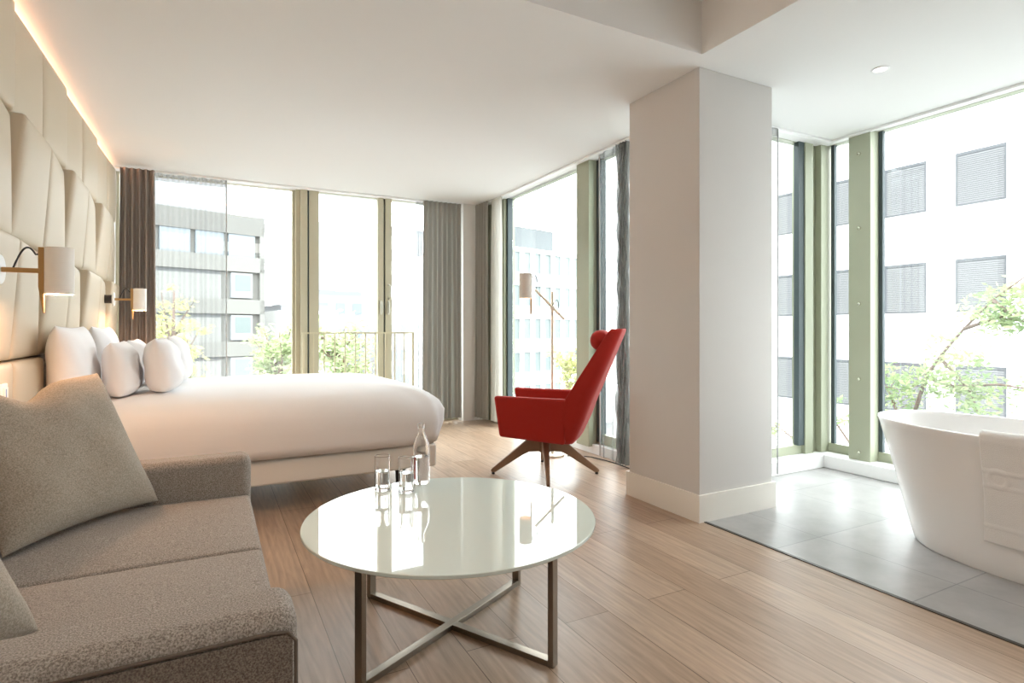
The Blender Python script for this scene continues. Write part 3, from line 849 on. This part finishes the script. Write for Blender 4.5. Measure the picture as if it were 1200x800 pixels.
# ================================================================== CURTAINS
def curtain(name, p0, p1, z0, z1, folds, amp, material, label, cat, group, flare=1.0, seed=0, header=0.05, nz=14, hem=None, edge=None):
    rnd = random.Random(seed)
    a, b = Vector((p0[0], p0[1], 0)), Vector((p1[0], p1[1], 0))
    d = b - a; L = d.length; d.normalize(); n = Vector((-d.y, d.x, 0))
    nu = folds * 12
    ph = [rnd.uniform(-0.5, 0.5) for _ in range(folds + 2)]
    am = [rnd.uniform(0.7, 1.15) for _ in range(folds + 2)]
    mid = L / 2
    def fn(s, t):
        u = s * folds
        k = min(folds, int(u)); fr = u - k
        pj = ph[k] * (1 - fr) + ph[k + 1] * fr
        aj = am[k] * (1 - fr) + am[k + 1] * fr
        zz = z1 + (z0 - z1) * t
        w = 0.55 + 0.45 * min(1, t * 5)
        off = amp * aj * w * sin(2 * pi * u + pj * min(1, t * 2)) 
        off += amp * 0.25 * t * sin(4 * pi * u + 1.3 + pj)
        lx = s * L
        lx = mid + (lx - mid) * (1 + (flare - 1) * t)
        lx += 0.3 * amp * t * sin(2 * pi * u * 0.5 + pj)
        p = a + d * lx + n * off
        return (p.x, p.y, zz)
    t = thing(name, label, cat, (a.x, a.y, 0), 0, group)
    def loc(mb): mb.v = [(x - a.x, y - a.y, z) for x, y, z in mb.v]; return mb
    cl = loc(MB().grid(fn, nu, nz)).build('cloth', M[material], t, smooth=True)
    # stiff heading tape at the top, same folds
    hm = MB(); hm.grid(lambda s, q: tuple(Vector(fn(s, 0.0)) + n * 0.0022 * 0 + Vector((0, 0, -header * q + 0.004))) if False else
                       (fn(s, 0)[0] - n.x * 0.003, fn(s, 0)[1] - n.y * 0.003, z1 + 0.003 - header * q), nu, 1)
    loc(hm).build('heading_tape', M[hem or material], t, smooth=True)
    if edge is not None:
        hs = MB(); hs.tube([fn(edge, k / 12) for k in range(13)], 0.006, 6)
        loc(hs).build('side_hem', M['hem'], t, smooth=True)
    return t
G1 = 'grey blackout curtains by the windows'; G2 = 'white voile curtains by the windows'
curtain('curtain', (-0.735, 6.27), (-0.465, 6.27), 0.04, H - 0.02, 5, 0.034, 'curtain_lamp_tint', 'grey pleated curtain in the corner beside the panelled wall', 'curtain', G1, 1.10, 3)
curtain('curtain', (2.155, 6.28), (2.62, 6.28), 0.05, H - 0.02, 8, 0.030, 'curtain', 'grey pleated curtain right of the balcony door, left of the white corner', 'curtain', G1, 1.05, 5)
curtain('curtain', (2.80, 6.26), (2.83, 5.98), 0.05, H - 0.02, 5, 0.028, 'curtain', 'grey pleated curtain right of the white corner, left of the armchair window', 'curtain', G1, 1.12, 8)
curtain('sheer_curtain', (-0.50, 6.36), (0.135, 6.36), 0.05, H - 0.02, 7, 0.024, 'sheer', 'translucent white voile hanging open over the window behind the pillows', 'curtain', G2, 1.0, 11, 0.07, hem='sheer_dense', edge=1.0)
curtain('sheer_curtain', (2.10, 6.38), (2.22, 6.38), 0.05, H - 0.02, 4, 0.03, 'sheer', 'narrow bunched white voile at the right edge of balcony door', 'curtain', G2, 1.0, 13, 0.05)
M['sheer_w'] = sheer_mat('bunched_voile', srgb(224, 222, 216), 0.22)
curtain('sheer_curtain', (2.86, 5.94), (2.86, 5.68), 0.05, H - 0.02, 6, 0.03, 'sheer_w', 'bunched white voile at left edge of the armchair window', 'curtain', G2, 1.0, 17, 0.05)
sv = curtain('sheer_curtain', (2.90, 3.93), (2.89, 3.66), 0.03, H - 0.02, 2, 0.02, 'sheer', 'voile with grey crinkled bunched edge hanging between red armchair and pillar', 'curtain', G2, 1.0, 19, 0.06, edge=0.0)
bm_ = MB()
def bunch(s, t):
    u = s * 9; z = H - 0.02 + (0.03 - H + 0.02) * t
    y = 3.66 - 0.13 * s + 0.006 * sin(31 * t + 3 * u) ; x = 2.89 + 0.030 * sin(2 * pi * u + 2 * sin(9 * t)) + 0.008 * sin(57 * t + 5 * u)
    return (x - 2.90, y - 3.93, z)
bm_.grid(bunch, 110, 90); bm_.build('bunched_edge', M['sheer_dense'], sv, smooth=True)
curtain('sheer_curtain', (3.14, 2.82), (3.70, 2.82), 0.03, H - 0.02, 5, 0.018, 'sheer', 'translucent voile edge showing right of the pillar in the bathroom', 'curtain', G2, 1.0, 23, 0.06, hem='sheer_dense', edge=1.0)

# ================================================================== BATHROOM
def bathtub():
    N = 96
    def ring(a, b, z, e):
        return [(a * math.copysign(abs(cos(2 * pi * i / N)) ** e, cos(2 * pi * i / N)), b * math.copysign(abs(sin(2 * pi * i / N)) ** e, sin(2 * pi * i / N)), z + 0.012 * abs(sin(2 * pi * i / N)) ** 3 * (z > 0.5)) for i in range(N)]
    E = 0.78
    lv = [(0.335, 0.625, 0.004), (0.348, 0.648, 0.0), (0.355, 0.662, 0.012), (0.362, 0.690, 0.10), (0.369, 0.725, 0.22), (0.377, 0.765, 0.36), (0.386, 0.806, 0.49), (0.394, 0.838, 0.585), (0.398, 0.850, 0.612), (0.396, 0.849, 0.618), (0.390, 0.842, 0.620),
          (0.383, 0.835, 0.617), (0.378, 0.828, 0.60), (0.365, 0.79, 0.50), (0.345, 0.73, 0.36), (0.325, 0.66, 0.22), (0.29, 0.58, 0.15), (0.20, 0.42, 0.125)]
    rs = [ring(a, b, z, E) for a, b, z in lv]
    return MB().rings(rs, True, True)
bt_ = bathtub().build('bathtub', M['bath'], smooth=True, angle=60); bt_.location = (3.435, 1.05, 0)
tag(bt_, 'white freestanding oval bathtub on the grey tiles by the window', 'bathtub')
# towel folded over the near rim: follows the tub's outside, over the rim and a little inside
def towel():
    prof = [(-0.366, 0.155), (-0.368, 0.19), (-0.372, 0.26), (-0.380, 0.36), (-0.389, 0.47), (-0.398, 0.56), (-0.405, 0.605), (-0.404, 0.632), (-0.392, 0.642), (-0.376, 0.636), (-0.366, 0.61), (-0.350, 0.55), (-0.340, 0.50)]
    # resample
    P = [Vector((x, 0, z)) for x, z in prof]
    ln = [0]
    for a, b in zip(P, P[1:]): ln.append(ln[-1] + (b - a).length)
    def at(q):
        s = q * ln[-1]
        for i in range(len(P) - 1):
            if s <= ln[i + 1] + 1e-9:
                f = (s - ln[i]) / (ln[i + 1] - ln[i]); return P[i].lerp(P[i + 1], f)
        return P[-1]
    y0, y1 = -0.44, 0.225
    N = 0.78
    def fn(s, t):
        p = at(t)
        y = y0 + (y1 - y0) * s
        # tub narrows towards its end: superellipse half width ratio at y
        b = 0.66 + 0.19 * min(1, max(0, p.z / 0.62))
        k = (1 - min(0.999, abs(y) / b) ** (2 / N)) ** (N / 2)
        x = p.x * (0.03 + 0.97 * k) - 0.012
        edge = 0.004 * sin(9 * t + 2) * (s > 0.9)
        # woven border lines and embossed rings
        r = 0
        if p.x < -0.36 and p.z < 0.62:
            for zc in (0.41, 0.475, 0.23):
                r += 0.0035 * exp(-((p.z - zc) / 0.006) ** 2)
            for yc, zc in ((0.165, 0.445), (0.03, 0.535), (0.03, 0.36), (-0.10, 0.445)):
                dd = sqrt((y - yc) ** 2 + (p.z - zc) ** 2)
                r += 0.0045 * exp(-((dd - 0.036) / 0.006) ** 2)
        return (x - r + 0.003 * sin(14 * y + 5 * p.z), y + edge, p.z)
    return MB().grid(fn, 110, 130)
tw = towel().build('bath_towel', M['towel'], smooth=True, solid=-0.010); tw.location = (3.435, 1.05, 0)
tag(tw, 'white terry towel with ring pattern draped over the bathtub rim', 'towel')

dl = thing('recessed_downlight', 'small round recessed downlight glowing in the bathroom ceiling', 'ceiling light', (3.40, 1.92, H))
MB().lathe([(0.034, -0.001), (0.034, -0.006), (0.046, -0.004), (0.047, -0.0005)], 40).build('trim_ring', M['white_plastic'], dl, smooth=True)
MB().lathe([(0.0, -0.002), (0.034, -0.002)], 40).build('diffuser', M['glow'], dl)

# ================================================================== OUTSIDE
MB().add([(-150, -60, -9), (250, -60, -9), (250, 260, -9), (-150, 260, -9)], [(0, 1, 2, 3)]).build('ground', M['ground'], kind='structure')

def rot_pt(x, y, a): return (x * cos(a) - y * sin(a), x * sin(a) + y * cos(a))

# concrete office block seen through the window behind the bed (local +y faces the room)
ob = thing('concrete_office_building', 'pale concrete office block with banded floors outside, left of the balcony door', 'building', (3.72, 48.9, -9), radians(198.6))
wb = MB(); wb.box(0, -14, 0, 42, -0.4, 18.7)
MB().box(0, -0.4, 17.3, 42, 0, 18.75).build('parapet', M['concrete_dark'], ob)
for k in range(5):
    zt = 14.45 - 3.22 * k
    if zt > 1: wb.box(0, -0.4, zt, 42, 0, zt + 1.15 if k == 0 else zt + 1.1)
wb.box(0, -0.4, 0, 0.35, 0.0, 18)
wb.build('wall', M['concrete'], ob)
MB().box(1.2, -13, 18.75, 42, -4, 22.2).build('penthouse', M['palefac'], ob)
for k in range(13):
    x = 0.7 + k * 2.3
    f = MB().box(x, -0.42, 15.6, x + 1.95, -0.12, 17.3).build('window', M['wglass'], ob)
    MB().box(x + 0.08, -0.14, 15.7, x + 1.87, -0.10, 16.9).build('blind', M['palefac'], f)
for k in range(4):
    zt = 14.45 - 3.22 * k
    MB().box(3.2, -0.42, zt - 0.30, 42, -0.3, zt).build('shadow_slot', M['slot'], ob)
    MB().box(3.2, -0.42, zt - 2.12, 42, -0.10, zt - 0.30).build('panel', M['concrete2'], ob)
    for x in (0.9, 8.6, 16.5):
        f = MB().box(x, -0.40, zt - 2.0, x + 1.6, -0.06, zt - 0.1).build('window', M['palefac'], ob)
        MB().box(x + 0.15, -0.08, zt - 1.45, x + 1.3, -0.04, zt - 0.25).build('pane', M['wglass2'], f)

def slab_tower(name, label, x, y, a, w, d, h, m, cols, floors, wm, ww=0.55, wh=0.55, z0=0.0):
    t = thing(name, label, 'building', (x, y, -9), a)
    MB().box(0, -d, 0, w, 0, h).build('wall', M[m], t)
    MB().box(0.3, -d + 0.3, h, w - 0.3, -0.3, h + 0.5).build('roof', M['roofs'], t)
    fw = w / cols; fh = (h - z0) / floors
    for i in range(cols):
        for j in range(floors):
            xx = fw * (i + 0.5); zz = z0 + fh * (j + 0.5)
            MB().box(xx - fw * ww / 2, -0.1, zz - fh * wh / 2, xx + fw * ww / 2, 0.05, zz + fh * wh / 2).build('window', M[wm], t)
    return t
# positions along sight lines through the door and window
def sight(u, dep):
    a = (u - 600) / 670; s_, c_ = sin(yaw), cos(yaw)
    return ((s_ + c_ * a) * dep, (c_ - s_ * a) * dep)
x, y = sight(345, 130); slab_tower('apartment_tower', 'very pale high tower outside, directly right of the concrete block', x, y, radians(190), 13, 12, 34, 'whitefac', 5, 10, 'palefac')
x, y = sight(416, 150); slab_tower('apartment_tower', 'very pale tall tower outside through the left leaf of the balcony door', x, y, radians(185), 14, 12, 9 + 40, 'whitefac', 3, 11, 'palefac', 0.2)
x, y = sight(512, 80); slab_tower('apartment_block', 'pale block with small windows outside, behind the door handles', x, y, radians(196), 16, 14, 9 + 14, 'palefac', 5, 7, 'whitefac')
x, y = sight(428, 62); slab_tower('low_rooftop_building', 'low grey rooftop building outside, under the tall pale tower', x, y, radians(190), 5.5, 6, 9 + 4.6, 'palefac', 3, 5, 'wglass', 0.5, 0.4)
x, y = sight(396, 50); slab_tower('low_rooftop_building', 'lower pale roof annexe outside, left of the grey rooftop building', x, y, radians(190), 5, 6, 9 + 2.6, 'whitefac', 2, 4, 'palefac', 0.5, 0.4)

# grid facade through the armchair window
gx, gy = sight(700, 60)
gb = thing('grid_office_building', 'white grid-fronted office block with teal panes outside behind the floor lamp', 'building', (gx, gy, -9), radians(194.4))
GH = 17.6
wb = MB(); wb.box(-3, -14, 0, 14.2, -0.35, GH)
for i in range(11): wb.box(-0.3 + 1.38 * i - 0.17, -0.35, 0, -0.3 + 1.38 * i + 0.17, 0, GH)
for j in range(7): wb.box(-3, -0.35, GH - 3.1 * j - 0.38, 14.2, -0.05, GH - 3.1 * j)
wb.build('wall', M['whitefac'], gb)
MB().box(3.6, -12, GH, 13, -3, GH + 2.6).build('penthouse', M['greyfac'], gb)
MB().box(-3, -0.35, 3.6, 14.2, 2.2, 4.1).build('canopy', M['whitefac'], gb)
for i in range(9):
    for j in range(5):
        xx = -0.3 + 1.38 * i + 0.17; zz = GH - 3.1 * j - 0.38
        f = MB().box(xx, -0.36, zz - 2.72, xx + 1.04, -0.25, zz).build('window', M['wglass2'], gb)
        MB().box(xx + 0.05, -0.25, zz - 2.70, xx + 0.99, -0.22, zz - 1.85).build('spandrel', M['greyfac' if False else 'palefac'], f)

# white rendered building opposite the bathroom (faces -X)
wbld = thing('white_rendered_building', 'bright white building with rows of blind-covered windows opposite the bathtub', 'building', (20.0, 0, -9))
MB().box(0.0, -14, 0, 14, 17.5, 19.6).build('wall', M['whitefac'], wbld)
MB().box(-0.06, 15.9, 13.1, 0.0, 17.5, 14.7).build('grey_panel', M['greyfac'], wbld)
def blind_window(y, z):
    f = MB()
    w, h = 1.25, 1.60
    f.box(-0.03, 0, 0, 0.0, w, 0.05); f.box(-0.03, 0, h - 0.09, 0.0, w, h); f.box(-0.03, 0, 0, 0.0, 0.05, h); f.box(-0.03, w - 0.05, 0, 0.0, w, h)
    f.box(-0.012, 0.05, 0.05, -0.004, w - 0.05, h - 0.09)
    b = MB()
    n = 24
    for i in range(n):
        zz = 0.06 + (h - 0.16) * i / n
        b.add([(-0.028, 0.05, zz), (-0.028, w - 0.05, zz), (-0.016, w - 0.05, zz + 0.040), (-0.016, 0.05, zz + 0.040)], [(0, 1, 2, 3)])
    return f, b
fm, bm2 = blind_window(0, 0)
f0 = fm.build('window', M['blindframe'], wbld); b0 = bm2.build('blind', M['blind'], f0)
first = True
for r_ in range(0, 3):
    for c_ in range(-1, 9):
        y = 9.89 - 2.06 * 2 + 2.06 * (c_ - 0); z = 9 + 4.80 + 3.2 * (r_ - 0) - 3.2 * 2 + 3.2 * 0
        z = 9 + 4.80 - 3.2 * (r_ + 0)
        if z > 18: continue
        if first:
            f0.location = (0, y, z); first = False
        else:
            q = f0.copy(); COL.objects.link(q); q.parent = wbld; q.location = (0, y, z)
            qb = b0.copy(); COL.objects.link(qb); qb.parent = q

# ---- trees
def leaves(mb, c, r, n, rnd, size=0.09, flat=0.6):
    for _ in range(n):
        a, b, q = rnd.gauss(0, 1), rnd.gauss(0, 1), rnd.gauss(0, 1)
        p = Vector((c[0] + a * r * 0.6, c[1] + b * r * 0.6, c[2] + q * r * 0.6 * flat))
        ax = Vector((rnd.uniform(-1, 1), rnd.uniform(-1, 1), rnd.uniform(-0.7, 0.3))).normalized()
        bx = ax.cross(Vector((rnd.uniform(-1, 1), rnd.uniform(-1, 1), rnd.uniform(-1, 1)))).normalized()
        s = size * rnd.uniform(0.6, 1.3)
        mb.add([p - ax * s, p + bx * s * 0.38, p + ax * s, p - bx * s * 0.38], [(0, 1, 2, 3)])
def tree(name, label, base, top, crown_r, crown_h, nbr, nleaf, leafm, seed, size=0.16):
    rnd = random.Random(seed)
    t = thing(name, label, 'tree', base)
    Hh = top - base[2]
    tk = MB(); tk.tube([(0, 0, 0), (0.1, 0.05, Hh * 0.3), (0.0, -0.1, Hh * 0.6), (0.05, 0, Hh * 0.92)], [0.20, 0.16, 0.11, 0.03], 8)
    lf = MB()
    for k in range(nbr):
        z0 = Hh - crown_h * rnd.uniform(0.35, 1.0)
        a = rnd.uniform(0, 2 * pi); l = crown_r * rnd.uniform(0.5, 1.0)
        z1 = min(Hh, z0 + crown_h * rnd.uniform(0.1, 0.45))
        e = Vector((l * cos(a), l * sin(a), z1)); m_ = Vector((l * 0.45 * cos(a + .2), l * 0.45 * sin(a + .2), (z0 + z1) / 2 + 0.1))
        tk.tube([(0, 0, z0), m_, e], [0.06, 0.04, 0.012], 6)
        for q in range(5):
            f = 0.35 + 0.65 * q / 4
            c = Vector((0, 0, z0)).lerp(e, f) + Vector((rnd.uniform(-.3, .3), rnd.uniform(-.3, .3), rnd.uniform(-.1, .3)))
            leaves(lf, c, crown_r * 0.26, nleaf, rnd, size)
    tk.build('trunk', M['bark'], t, smooth=True)
    lf.build('foliage', M[leafm], t)
    return t
x, y = sight(396, 26); tree('street_tree', 'green tree outside behind the guard railing, left leaf of the door', (x, y, -9), 1.7, 1.9, 5.0, 26, 22, 'leaf', 3)
x, y = sight(327, 30); tree('street_tree', 'green tree outside between the concrete block and the door mullion', (x, y, -9), 2.4, 1.5, 6.0, 24, 24, 'leaf', 5)
x, y = sight(202, 20); tree('street_tree', 'thin yellow-green tree outside seen through the voile', (x, y, -9), 3.4, 0.95, 7.5, 22, 14, 'leaf_y', 9, 0.14)
x, y = sight(664, 40); tree('street_tree', 'small yellow-green tree outside at right edge of the grid office block', (x, y, -9), -0.2, 1.0, 4.0, 14, 24, 'leaf_y', 12)

# feathery tree outside the bathroom, with the leader leaning to the right
rnd = random.Random(21)
rt = thing('feathery_tree', 'feathery pale green tree outside with bare branches above the bathtub', 'tree', (9.0, 4.6, -9))
def W(p): return (p[0] - 9.0, p[1] - 4.6, p[2] + 9)
br = MB(); lf = MB()
br.tube([W(p) for p in [(9.0, 4.6, -9), (9.0, 4.6, -5), (8.9, 4.7, -2.5), (8.6, 4.5, -0.4)]], [0.16, 0.13, 0.09, 0.05], 8)
limbs = [
 [(8.6, 4.5, -0.4), (8.5, 4.21, 0.45), (8.5, 4.01, 0.78), (8.5, 3.77, 1.1), (8.45, 3.45, 1.45), (8.4, 3.1, 1.72)],
 [(8.6, 4.5, -0.4), (8.5, 4.62, 0.05), (8.5, 4.70, 0.25), (8.5, 4.85, 0.42)],
 [(8.5, 4.05, 0.72), (8.5, 3.85, 0.5), (8.5, 3.70, 0.30), (8.5, 3.62, 0.05)],
 [(8.8, 4.65, -1.6), (8.6, 5.1, -0.9), (8.5, 5.5, -0.3), (8.5, 5.75, 0.1)],
 [(8.8, 4.65, -1.8), (8.6, 5.5, -1.2), (8.5, 6.2, -0.7), (8.5, 6.7, -0.45)],
 [(8.7, 4.55, -1.0), (8.5, 3.9, -0.5), (8.45, 3.4, -0.1), (8.4, 3.0, 0.05)],
 [(8.7, 4.55, -1.2), (8.5, 3.6, -0.9), (8.4, 2.9, -0.5)],
 [(8.45, 3.45, 1.45), (8.5, 3.25, 1.22), (8.45, 3.0, 1.12)],
 [(8.5, 3.77, 1.1), (8.5, 3.5, 1.2), (8.45, 3.2, 1.3)],
 [(8.5, 4.21, 0.45), (8.55, 3.9, 0.35), (8.5, 3.4, 0.42), (8.5, 3.0, 0.38)],
]
for lm in limbs:
    n = len(lm)
    br.tube([W(p) for p in lm], [0.028 * (1 - 0.72 * i / (n - 1)) for i in range(n)], 6)
    for a, b in zip(lm, lm[1:]):
        for q in range(3):
            f = (q + 0.5) / 3
            c = Vector(a).lerp(Vector(b), f)
            if lm is limbs[0] and (c.z < 0.2 or 0.85 < c.z < 1.2): continue
            if c.z < -1.6: continue
            tw_ = c + Vector((rnd.uniform(-.25, .25), rnd.uniform(-.3, .3), rnd.uniform(-.12, .14)))
            br.tube([W(c), W(tw_)], [0.006, 0.003], 4)
            leaves(lf, W(tw_), 0.21, 62, rnd, 0.046, 0.5)
br.build('branches', M['bark'], rt, smooth=True)
lf.build('foliage', M['leaf_p'], rt)

# ================================================================== LIGHT
w = bpy.data.worlds.new('World'); SC.world = w; w.use_nodes = True
bg = w.node_tree.nodes['Background']
bg.inputs['Color'].default_value = (0.95, 0.98, 1.0, 1)
bg.inputs['Strength'].default_value = 9.6

def area(name, loc, rot, sx, sy, power, col=(1, 1, 1), portal=False):
    l = bpy.data.lights.new(name, 'AREA'); l.shape = 'RECTANGLE'; l.size = sx; l.size_y = sy
    l.energy = power; l.color = col
    o = bpy.data.objects.new(name, l); COL.objects.link(o); o.location = loc; o.rotation_euler = rot
    if portal: l.cycles.is_portal = True
    return o
area('window_portal', (0.9, YB + 0.22, 1.3), (radians(-90), 0, 0), 3.6, 2.6, 1, portal=True)
area('window_portal', (XR + 0.22, 4.4, 1.3), (0, radians(90), 0), 2.6, 2.9, 1, portal=True)
area('window_portal', (4.60, 1.6, 1.35), (0, radians(90), 0), 2.6, 2.9, 1, portal=True)
area('window_portal', (3.65, YBW + 0.2, 1.3), (radians(-90), 0, 0), 1.2, 2.6, 1, portal=True)
area('cove_light', (-0.905, 3.5, 2.540), (pi, 0, 0), 0.05, 5.5, 32, (1.0, 0.58, 0.42))
# added fill light under the raised ceiling, unseen behind the viewer
area('fill_light', (0.8, -0.6, HU - 0.02), (0, 0, 0), 1.6, 1.6, 26, (1.0, 0.95, 0.88))

# ================================================================== CAMERA
cam = bpy.data.cameras.new('Camera')
cam.sensor_width = 36.0; cam.sensor_fit = 'HORIZONTAL'
cam.lens = 670 / 1200 * 36
cam.shift_y = -(400 - 385) / 1200
cam.clip_start = 0.02; cam.clip_end = 600
co = bpy.data.objects.new('Camera', cam); COL.objects.link(co)
co.location = (0, 0, 1.10); co.rotation_euler = (pi / 2, 0, -yaw)
SC.camera = co
SC.view_settings.view_transform = 'Standard'
SC.view_settings.look = 'None'
SC.view_settings.exposure = 0.16
SC.view_settings.gamma = 1.03
cy = SC.cycles
cy.use_denoising = True
cy.max_bounces = 12; cy.diffuse_bounces = 6; cy.glossy_bounces = 6; cy.transmission_bounces = 12; cy.transparent_max_bounces = 24
cy.sample_clamp_indirect = 8
